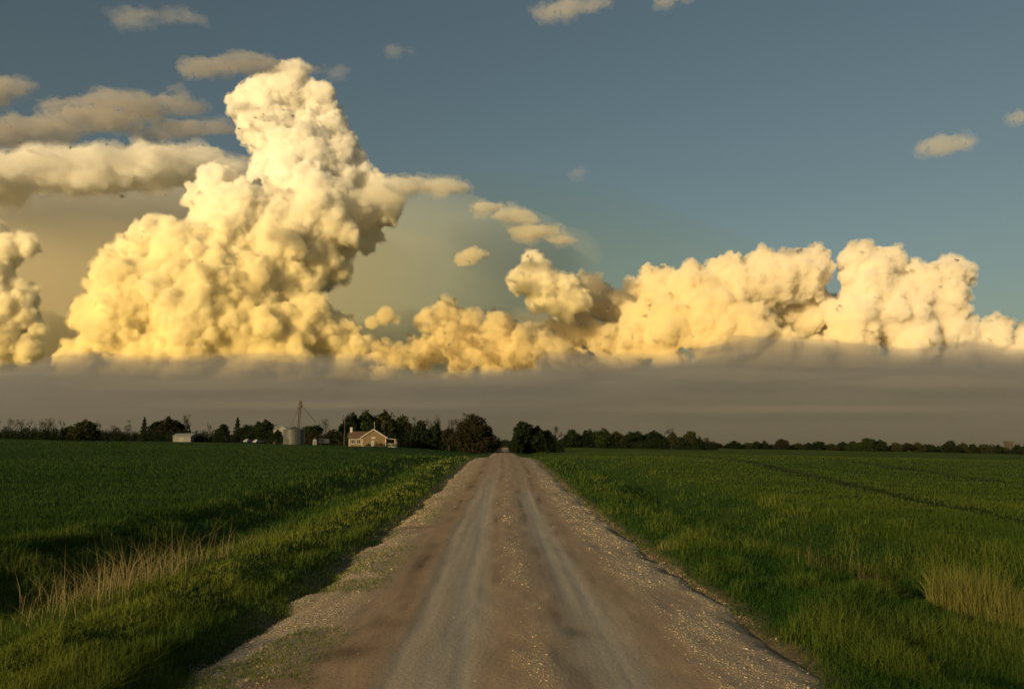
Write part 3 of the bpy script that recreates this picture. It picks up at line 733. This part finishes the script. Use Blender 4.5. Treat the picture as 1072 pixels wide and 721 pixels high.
# camper trailer
tr_ = thing('camper_trailer', 'small white camper trailer parked left of the utility pole', 'trailer', stand(339.2, 314), rad(6))
m = MB(); m.prism([(-1.9, .5), (1.7, .5), (2.0, 1.0), (1.8, 1.9), (1.2, 2.25), (-1.6, 2.25), (-1.95, 1.9)], 0, 2); m.build('body', M_WHITE, tr_, .06)
m = MB(); m.box(-1.2, -.4, -.03, -.003, 1.35, 1.9); m.build('window', M_GLASS, tr_)
m = MB(); m.box(.5, 1.1, -.03, -.003, .6, 1.95); m.build('door', M_TRIM, tr_)
m = MB(); m.tube([(1.8, 1, .55), (3.1, 1, .5)], .05, 6); m.build('tow_bar', M_STEEL, tr_)
for yy in (.1, 1.9):
    m = MB(); m.tube([(-.2, yy - .1, .3), (-.2, yy + .1, .3)], .33, 14); m.build('wheel', M_DARK, tr_)
# cars under the dark tree
def car(px, d_, colr, label, rz):
    c = thing('parked_car', label, 'car', stand(px, d_), rz)
    m = MB(); m.prism([(-2.1, .35), (2.1, .35), (2.15, .75), (1.9, .92), (-2.0, .98), (-2.15, .7)], -.85, .85); m.prism([(-1.6, .96), (1.0, .92), (.45, 1.42), (-1.2, 1.45)], -.72, .72); m.build('body', mat_plain('car_paint', colr, None, 1, .3), c, .05)
    for s_ in (-1, 1):
        m = MB(); m.prism([(-1.35, 1.0), (.8, 1.0), (.38, 1.36), (-1.1, 1.38)], s_ * .735 - .012, s_ * .735 + .012); m.build('window', M_GLASS, c)
    for xx_ in (-1.3, 1.3):
        for s_ in (-1, 1):
            m = MB(); m.tube([(xx_, s_ * .86 - .1, .33), (xx_, s_ * .86 + .06, .33)], .33, 14); m.build('wheel', M_DARK, c)
car(260, 336, (.30, .34, .40), 'pale blue-grey car parked under the dark trees, farther from the bin', rad(70))
car(270.5, 334, (.42, .45, .50), 'silver-blue car parked under the dark trees, nearer the bin', rad(60))
# utility pole
x, y, z = stand(360.3, 290); po = thing('utility_pole', 'thin utility pole standing just left of the house', 'utility pole', (x, y, z)); hp = at(360, 436, 290).z - z
m = MB(); m.tube([(0, 0, -.3), (.05, 0, hp)], [.16, .10], 8); m.build('pole', M_WOOD, po)
m = MB(); m.box(-.9, 1.0, -.07, .07, hp - .7, hp - .55); m.build('crossarm', M_WOOD, po)
for xx_ in (-.8, .05, .9):
    m = MB(); m.lathe([(.05, hp - .55), (.07, hp - .45), (.03, hp - .35)], 8, (xx_, 0, 0)); m.build('insulator', M_GALV, po)
# tower in the far wood
x, y, z = stand(1056, 905); tw = thing('tower', 'square dark tower with wider flat top above the far wood', 'tower', (x, y, z)); ht = at(1056, 461.5, 905).z - z; hw = 2.9
m = MB(); m.box(-hw, hw, -hw, hw, -1, ht - 2.4); m.build('shaft', M_STEEL, tw)
m = MB(); m.box(-hw - .55, hw + .55, -hw - .55, hw + .55, ht - 2.397, ht); m.build('cap', M_STEEL, tw)
for xx_ in (-1.4, 1.4):
    m = MB(); m.box(xx_ - .5, xx_ + .5, -hw - .05, -hw - .003, ht - 5.2, ht - 3.4); m.build('window', M_GLASS, tw)
print('T farm', time.time() - T0)

# ------------------------------------------------------------------ clouds
def mat_cloud(name, col, dens, skin=0.0, skincol=(.85, .84, .82), aniso=0.0):
    """white water drops: a scattering volume, with a share of surface for the crisp outline of the cumulus"""
    m = bpy.data.materials.new(name); m.use_nodes = True; nt = m.node_tree; nt.nodes.clear()
    out = nt.nodes.new('ShaderNodeOutputMaterial')
    v = nt.nodes.new('ShaderNodeVolumePrincipled'); v.inputs['Color'].default_value = (*col, 1); v.inputs['Density'].default_value = dens; v.inputs['Anisotropy'].default_value = aniso
    nt.links.new(v.outputs[0], out.inputs['Volume'])
    if skin:
        t = nt.nodes.new('ShaderNodeBsdfTransparent'); d = nt.nodes.new('ShaderNodeBsdfDiffuse'); d.inputs[0].default_value = (*skincol, 1)
        mx = nt.nodes.new('ShaderNodeMixShader'); mx.inputs[0].default_value = skin
        nt.links.new(t.outputs[0], mx.inputs[1]); nt.links.new(d.outputs[0], mx.inputs[2]); nt.links.new(mx.outputs[0], out.inputs['Surface'])
    return m
def cloud(name, label, puffs, dist, mat, seed=1, vox=30, base=None, n2=14, n3=9, disp=1.0, rough=1.0, group=None, flat=1.0, depth=1.0, fringe=1.0, fmat=None, streak=0.0):
    rng = np.random.default_rng(seed); s = dist / F; sph = []
    for p in puffs:
        px, py, r = p[:3]; dz = p[3] if len(p) > 3 else 0; kx = p[4] if len(p) > 4 else 1
        c = np.array(at(px, py, dist + dz * s)); R = r * s * (1 + dz * s / dist)
        K = np.array([kx, depth * max(1, kx * .6), flat]); sph.append((c, R * .91, K))
        for i in range(n2):
            d = rng.normal(size=3); d /= np.linalg.norm(d)
            if d[1] > .5: continue
            r2 = R * rng.uniform(.12, .36); c2 = c + d * K * (R * .96 - r2 * .5); K2 = 1 + (K - 1) * .5; sph.append((c2, r2, K2))
            for j in range(n3):
                e = rng.normal(size=3) + d; e /= np.linalg.norm(e)
                if e[1] > .6: continue
                r3 = r2 * rng.uniform(.25, .5)
                if r3 < vox * .9: continue
                sph.append((c2 + e * K2 * (r2 * .97 - r3 * .4), r3, np.ones(3)))
    V = []; Fc = []; o = 0
    for c, r, K in sph:
        v, f = ICO[2 if r < vox * 8 else 3]; V.append(v * r * K + c); Fc.append(f + o); o += len(v)
    org = np.array(at(puffs[0][0], puffs[0][1], dist)); V = np.concatenate(V) - org
    ob = link(name, mesh_np(name, V, np.concatenate(Fc)), None)
    m = ob.modifiers.new('r', 'REMESH'); m.mode = 'VOXEL'; m.voxel_size = vox
    def dis(kind, size, st, mid=.5, depth_=3):
        t = bpy.data.textures.new('billow', kind); t.noise_scale = size
        if kind == 'CLOUDS': t.noise_depth = depth_
        d = ob.modifiers.new('d', 'DISPLACE'); d.texture = t; d.texture_coords = 'LOCAL'; d.strength = st; d.mid_level = mid
    q = vox / 30 * disp
    q = disp
    dis('CLOUDS', 520 * q, 150 * q * rough, depth_=1); dis('CLOUDS', 170 * q, 70 * q * rough)
    dis('VORONOI', 260 * q, -60 * q * rough, .35); dis('VORONOI', 110 * q, -48 * q * rough, .35); dis('CLOUDS', 60 * q, 34 * q * rough, depth_=1)
    def take():
        return bpy.data.meshes.new_from_object(ob.evaluated_get(bpy.context.evaluated_depsgraph_get()))
    def shred(m_, amp):                                                # wind-drawn fibres: a long noise in x, a short one in z
        n = len(m_.vertices); co = np.empty(n * 3, np.float32); m_.vertices.foreach_get('co', co); co = co.reshape(-1, 3)
        no = np.empty(n * 3, np.float32); m_.vertices.foreach_get('normal', no); no = no.reshape(-1, 3)
        k = vox * 2.2
        a_ = (fbm(co[:, 0] / (k * 9) + 7, co[:, 2] / (k * 1.5) + co[:, 0] / (k * 30), 4, seed) - .5) * 2
        co += no * (a_ * amp * k)[:, None]; co[:, 0] += (fbm(co[:, 2] / (k * .9), co[:, 1] / (k * 6), 3, seed + 5) - .5) * k * 5 * amp
        m_.vertices.foreach_set('co', co.ravel()); m_.update()
    me2 = take()
    dis('CLOUDS', 260 * q, 150 * q * fringe, .38); dis('CLOUDS', 60 * q, 60 * q * fringe, .5)
    fr = take()
    if streak: shred(me2, streak); shred(fr, streak * 1.25)
    ob.modifiers.clear(); old = ob.data; ob.data = me2; bpy.data.meshes.remove(old)
    for m_, mt in ((me2, mat), (fr, fmat or M_FRINGE)):
        n = len(m_.vertices); co = np.empty(n * 3, np.float32); m_.vertices.foreach_get('co', co); co = co.reshape(-1, 3)
        if base is not None:                                           # the condensation level
            zb = at(CX, base, dist).z - org[2] + 130 * (fbm(co[:, 0] / 800, co[:, 1] / 800, 3, 61) - .5); lo = co[:, 2] < zb; co[lo, 2] = (zb - (zb - co[:, 2]) * .12)[lo]
            m_.vertices.foreach_set('co', co.ravel())
        m_.polygons.foreach_set('use_smooth', np.ones(len(m_.polygons), bool)); m_.update()
        m_.materials.clear(); m_.materials.append(mt)
    ob.location = org
    f_ = bpy.data.objects.new('fringe', fr); C.objects.link(f_); f_.parent = ob
    return tag(ob, label, 'cloud', group)
M_FRINGE = mat_cloud('cloud_fringe', (.985, .975, .955), .0042)
M_FRINGE_GREY = mat_cloud('shade_grey_fringe', (.74, .72, .71), .0016)
M_FRINGE_THIN = mat_cloud('thin_fringe', (.93, .91, .88), .0012)
M_CU = mat_cloud('cumulus_white', (.998, .993, .978), .017, .03, (.76, .74, .70))
M_CUR = mat_cloud('cumulus_cream', (.978, .952, .90), .013, .03, (.74, .70, .62))
M_CU2 = mat_cloud('cumulus_white_soft', (.965, .935, .88), .008, .02, (.76, .71, .64))
M_SHADE_GREY = mat_cloud('shade_grey_cloud', (.68, .66, .67), .0021)  # shade on the low bands put into a grey scatter colour
M_SCRAP = mat_cloud('scrap_cloud', (.66, .64, .62), .0035)
M_PUFF = mat_cloud('puff_cloud', (.93, .90, .87), .0016)
M_ANVIL = mat_cloud('anvil_ice', (.985, .98, .965), .0036)
M_THIN = mat_cloud('thin_cloud', (.95, .94, .92), .0016)
M_VEIL = mat_cloud('veil', (.90, .86, .80), .00026)
M_VEIL2 = mat_cloud('veil_grey', (.76, .82, .85), .00026)
M_FAINT = mat_cloud('faint_cloud', (.93, .91, .88), .0006)
M_FRINGE_FAINT = mat_cloud('faint_fringe', (.93, .91, .88), .0004)
M_STRATUS = mat_cloud('stratus_shade_grey', (.44, .465, .535), .0046)  # the layer's shade is put into this dark scatter colour
M_YELLOW_HAZE = bpy.data.materials.new('yellowing_air'); M_YELLOW_HAZE.use_nodes = True; nt = M_YELLOW_HAZE.node_tree; nt.nodes.clear()
ab = nt.nodes.new('ShaderNodeVolumeAbsorption'); ab.inputs['Color'].default_value = (1, .885, .46, 1); ab.inputs['Density'].default_value = .00055  # absorbs blue only, to yellow the clouds behind it
nt.links.new(ab.outputs[0], nt.nodes.new('ShaderNodeOutputMaterial').inputs['Volume'])
M_DIMMING_DECK = mat_cloud('added_dimming_deck', (.78, .74, .68), .00040)  # for the added deck that dims the sun
main = [(300,95,32),(275,105,28),(258,110,20),(330,105,22),(340,120,18),(308,80,18),(290,140,38),(270,130,25),(330,140,30),(350,150,28),
 (320,180,50,-10),(350,185,36),(290,185,35),(370,165,15),(330,225,55,-25),(370,230,36),(400,222,20),(285,215,40),(390,195,16),
 (230,200,30,-30),(225,218,30,-30),(255,230,48,-40),(240,255,45,-45),(215,232,20,-30),(330,270,40,-20),(300,290,42,-30),(290,255,45,-40),
 (165,250,27,-60),(150,265,32,-60),(125,285,28,-60),(110,300,20,-60),(195,270,45,-60),(150,310,48,-75),(210,320,58,-80),(100,330,26,-60),(260,310,45,-60),
 (130,345,40,-70),(200,360,40,-80),(270,350,42,-70),(320,340,38,-50),(88,368,20,-60),(350,350,26,-40),(372,365,20,-40),(62,378,12,-60),(300,370,30,-70),(160,370,30,-80),(80,392,22,-65),(130,396,26,-75),(190,398,28,-80),(250,398,28,-75),(310,396,26,-60),(360,390,22,-45),(400,394,14,-40)]
cloud('cumulus_cloud', 'towering golden cauliflower cloud, the tallest in the sky', main, 14000, M_CU, 1, 18, 402, 30, 10)
cloud('cumulus_cloud', 'golden cumulus cut off by the left edge of the view', [(6,262,24),(28,258,15),(-14,250,24),(-20,300,40),(4,318,30),(20,312,22),(28,330,16),(-10,345,40),(40,345,10),(0,365,26),(30,368,18),(-30,370,30),(70,374,12)], 15500, M_CU, 2, 26, 400)
right1 = [(560,282,19),(548,296,16),(572,300,21),(590,312,24),(565,315,17),(555,275,11)]
cloud('cumulus_cloud', 'small bright golden turret between the two big clouds', right1, 15000, M_CU, 3, 20, 350, 24, 6)
cloud('cumulus_cloud', 'low dull cumulus linking the bright turret to the long right bank', [(620,312,26,30),(602,330,24,30),(642,320,22,30),(662,302,15,30),(655,325,20,30),(600,350,22,10),(628,355,24,10),(648,365,18,10),(570,362,26,10),(600,378,22,10),(560,384,22,10),(640,382,18,10)], 15600, M_CU2, 4, 18, 392, 28, 6, 1.0, 1.25)
right2 = [(672,338,24,20),(664,366,22,10),(690,303,27,20),(720,306,30),(702,340,30,-10),(742,330,40,-10),(690,358,18,-10),(772,300,35),(802,293,34),(840,285,32),(852,268,14),(775,345,34,-20),(808,362,18,-10),(845,330,36,45),
 (900,275,24),(930,275,21),(912,300,35),(892,335,30,-10),(880,358,18,-10),(990,290,24),(1010,286,14),(960,300,29),(985,315,30),(942,332,38),
 (1000,345,25),(1040,350,21),(1072,356,20),(1100,352,24),(900,356,24,-15),(960,356,25,-15),(740,362,18,-20),(820,362,20,-20),(1030,366,18),(700,380,20,-10),(750,382,24,-15),(800,382,24,-15),(850,380,26,-15),(900,380,26,-15),(950,382,24,-15),(1000,378,22),(1050,378,22),(1095,376,22)]
cloud('cumulus_cloud', 'long bank of golden cumulus on the right half of the sky', right2, 15000, M_CUR, 5, 20, 386, 26, 8)
cloud('cumulus_cloud', 'ragged row of small pinkish cumulus just right of the tall tower', [(470,325,15),(451,334,10),(490,336,16),(520,340,16),(475,356,22),(505,366,22),(540,366,24),(432,360,8),(450,368,16),(440,386,14),(480,388,18),(520,388,18),(415,378,13),(398,372,12),(430,372,14),(556,376,18),(585,372,16),(490,348,14),(545,352,13),(568,356,14),(610,380,18)], 13100, M_CU2, 6, 16, 398, 30, 8, 1.2, 1.3)
cloud('cloud_puff', 'tiny pinkish puff at the right foot of the tall tower', [(405,330,11),(390,338,7),(415,336,6)], 12700, M_CU2, 7, 16, 348, 16, 4, .6)
cloud('cloud_puff', 'faint pinkish puff in the shade right of the tall tower', [(500,266,12,0,1.5),(488,270,8)], 13500, M_PUFF, 8, 24, None, 10, 4, flat=.6)
GREYL = 'grey bands at the upper left'
def band(label, puffs, dist, mat, seed, vox=26, flat=.3, rough=.8, name='cloud_band', n2=12, fr_=2.2, fm=None, sk_=.45):
    fm = fm or (M_FRINGE_GREY if mat is M_SHADE_GREY else M_FRINGE_THIN)
    return cloud(name, label, puffs, dist, mat, seed, vox, None, n2, 4, vox / 30, rough, flat=flat, fringe=fr_, fmat=fm, streak=sk_)
band('long grey band with a pinkish crest at the upper left', [(75,112,22,0,1.6),(130,112,34,0,1.8),(180,110,24,0,1.6),(100,128,26,0,2.2),(40,138,28,0,2.0),(-10,140,30,0,2)], 9000, M_SHADE_GREY, 11, 18, .38)
band('short grey band touching the left flank of the tall tower', [(195,134,22,0,1.7),(225,134,18,0,1.6),(160,140,16,0,1.8)], 9200, M_SHADE_GREY, 12, 16, .42)
band('small grey cloud at the left edge above the long band', [(5,92,22,0,1.4),(-20,95,30,0,1.2),(25,90,12,0,1.4)], 9300, M_SHADE_GREY, 13, 18, .5)
band('flat grey streak crossing the peak of the tall tower', [(225,70,22,0,1.9),(260,67,24,0,1.8),(292,70,14,0,1.8),(328,70,10,0,1.2)], 9500, M_SHADE_GREY, 14, 16, .34)
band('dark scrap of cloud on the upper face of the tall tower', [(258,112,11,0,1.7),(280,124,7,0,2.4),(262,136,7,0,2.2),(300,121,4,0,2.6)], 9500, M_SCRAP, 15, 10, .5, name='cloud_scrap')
band('broad cream-coloured anvil shelf left of the tall tower', [(20,180,44,0,2),(100,178,48,0,2),(170,175,44,0,2),(225,180,30,0,1.6),(-60,180,60,0,2),(90,190,30,0,2.4)], 17500, M_ANVIL, 16, 40, .45, 1.1, 'anvil_shelf', sk_=.2)
band('cream anvil shelf right of the tall tower', [(425,194,24,0,1.7),(460,196,20,0,1.8),(400,206,22,0,1.3),(478,199,9,0,1.4)], 13300, M_ANVIL, 17, 28, .45, 1.1, 'anvil_shelf', sk_=.2)
band('thin pale streak sloping down from the right anvil shelf, upper one', [(510,216,12,0,1.6),(535,226,14,0,1.9),(552,232,9,0,2)], 13400, M_ANVIL, 18, 26, .45, .4, name='cloud_streak')
band('thin pale streak sloping down from the right anvil shelf, lower one', [(560,242,16,0,2),(585,252,10,0,2)], 13400, M_ANVIL, 19, 26, .45, .4, name='cloud_streak')
band('bright little cloud cut by the top edge of the view', [(597,9,17,0,1.6),(572,14,10,0,2),(622,4,13,0,1.5),(560,12,6,0,2)], 9000, M_PUFF, 20, 16, .55, name='cloud_puff')
band('second little cloud at the top edge, smaller and farther right', [(702,-1,12,0,1.5),(715,0,7,0,1.4)], 9000, M_PUFF, 21, 14, .5, name='cloud_puff')
band('small lone orange-grey cloud in the blue at upper right', [(990,151,20,0,1.4),(1010,148,12,0,1.3),(970,155,9,0,1.5)], 9500, M_PUFF, 22, 16, .55, name='cloud_puff')
band('little cloud at the right edge of the view', [(1071,122,12,0,1.2)], 9500, M_PUFF, 23, 14, .55, name='cloud_puff')
band('faint thin white streak high at the upper left', [(150,18,18,0,2.2),(190,19,14,0,2.4)], 11000, M_FAINT, 24, 24, .25, fm=M_FRINGE_FAINT, name='cloud_streak')
band('tiny faint puff right of the tall tower peak', [(361,74,8,0,1.5),(352,77,5,0,1.4)], 11000, M_FAINT, 25, 18, .6, fm=M_FRINGE_FAINT, name='cloud_puff')
band('tiny faint puff high right of the tower peak, beside its twin', [(417,52,8,0,1.8),(428,55,5,0,1.6)], 11000, M_FAINT, 26, 18, .5, fm=M_FRINGE_FAINT, name='cloud_puff')
band('tiny faint dot of cloud in the middle of the blue', [(610,180,7,0,1.8)], 11000, M_FAINT, 27, 18, .5, fm=M_FRINGE_FAINT, name='cloud_puff')
def lens(name, label, px, py, rx_, ry_, dist, dd, mat, seed, rim=2.0, fx=2.2, amp=.35):
    """a flat lens of thin cloud, fading out by its own thinness towards the rim"""
    s = dist / F; v, f = ICO_BIG; c = np.array(at(px, py, dist))
    ph = np.arctan2(v[:, 2], v[:, 0]); nz = 1 + amp * (fbm(v[:, 0] * fx + 5, v[:, 2] * 2.2 + 5, 4, seed) - .5)
    V = np.stack([v[:, 0] * nz * rx_ * s, np.sign(v[:, 1]) * np.abs(v[:, 1]) ** rim * dd, v[:, 2] * nz * ry_ * s], -1)
    o = link(name, mesh_np(name, V, f, True), mat); o.location = c
    return tag(o, label, 'cloud') if label else o
ICO_BIG = ico(5)
lens('cloud_veil', 'wide beige veil of thin cloud behind and left of the tall tower', 110, 300, 360, 150, 21000, 3000, M_VEIL, 71, 1.6)
lens('cloud_veil', 'greenish-grey veil of thin cloud right of the tall tower', 440, 300, 190, 110, 20500, 2400, M_VEIL2, 72, 1.6)
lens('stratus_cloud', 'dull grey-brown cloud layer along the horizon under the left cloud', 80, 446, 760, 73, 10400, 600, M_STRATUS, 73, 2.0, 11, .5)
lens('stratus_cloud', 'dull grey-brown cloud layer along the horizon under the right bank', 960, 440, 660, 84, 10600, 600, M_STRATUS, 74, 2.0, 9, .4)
M_BANK = mat_cloud('dull_bank', (.72, .69, .66), .0007)
lens('cloud_veil', 'dull hazy cloud bank low in the gap between tower and right bank', 520, 378, 210, 52, 16600, 900, M_BANK, 78, 1.6, 5, .6)
lens('cloud_veil', 'dull brownish haze of cloud filling the low left edge of the sky', 20, 372, 130, 50, 16800, 900, M_BANK, 79, 1.6, 5, .6)
M_ROLL = mat_cloud('pinkish_grey', (.68, .63, .58), .00035)
for px, py, rx_, ry_, lb in ((480, 396, 120, 9, 'thin pinkish-grey roll of cloud under the ragged middle row'), (200, 402, 150, 8, 'thin brownish roll of cloud under the foot of the tall tower'), (760, 392, 130, 8, 'thin dull roll of cloud under the left half of the right bank'), (980, 400, 110, 9, 'thin dull roll of cloud under the right end of the right bank'), (330, 424, 210, 5, 'long faint streak of cloud low over the farm'), (820, 428, 240, 5, 'long faint streak of cloud low over the far wood')):
    lens('cloud_roll', lb, px, py, rx_, ry_, 9700, 160, M_ROLL, 80 + px % 17, 1.5, 9, .9)
lens('added_yellow_haze', None, 170, 430, 900, 270, 11900, 650, M_YELLOW_HAZE, 75, 1.3)['kind'] = 'stuff'  # absorbing haze lens added to turn the lower clouds yellow
# unseen cloud deck added behind the camera to dim sun over the fields
v, f = ICO_BIG; ca_, sa_ = math.cos(rad(AZ)), math.sin(rad(AZ))
V = v * np.array([7000, 700, 620]); V = np.stack([V[:, 0] * ca_ + V[:, 1] * sa_, -V[:, 0] * sa_ + V[:, 1] * ca_, V[:, 2]], -1)
o = link('added_dimming_deck', mesh_np('added_dimming_deck', V, f, True), M_DIMMING_DECK); o.location = (sa_ * 4000, ca_ * 4000, 640); o['kind'] = 'stuff'
print('T clouds', time.time() - T0)
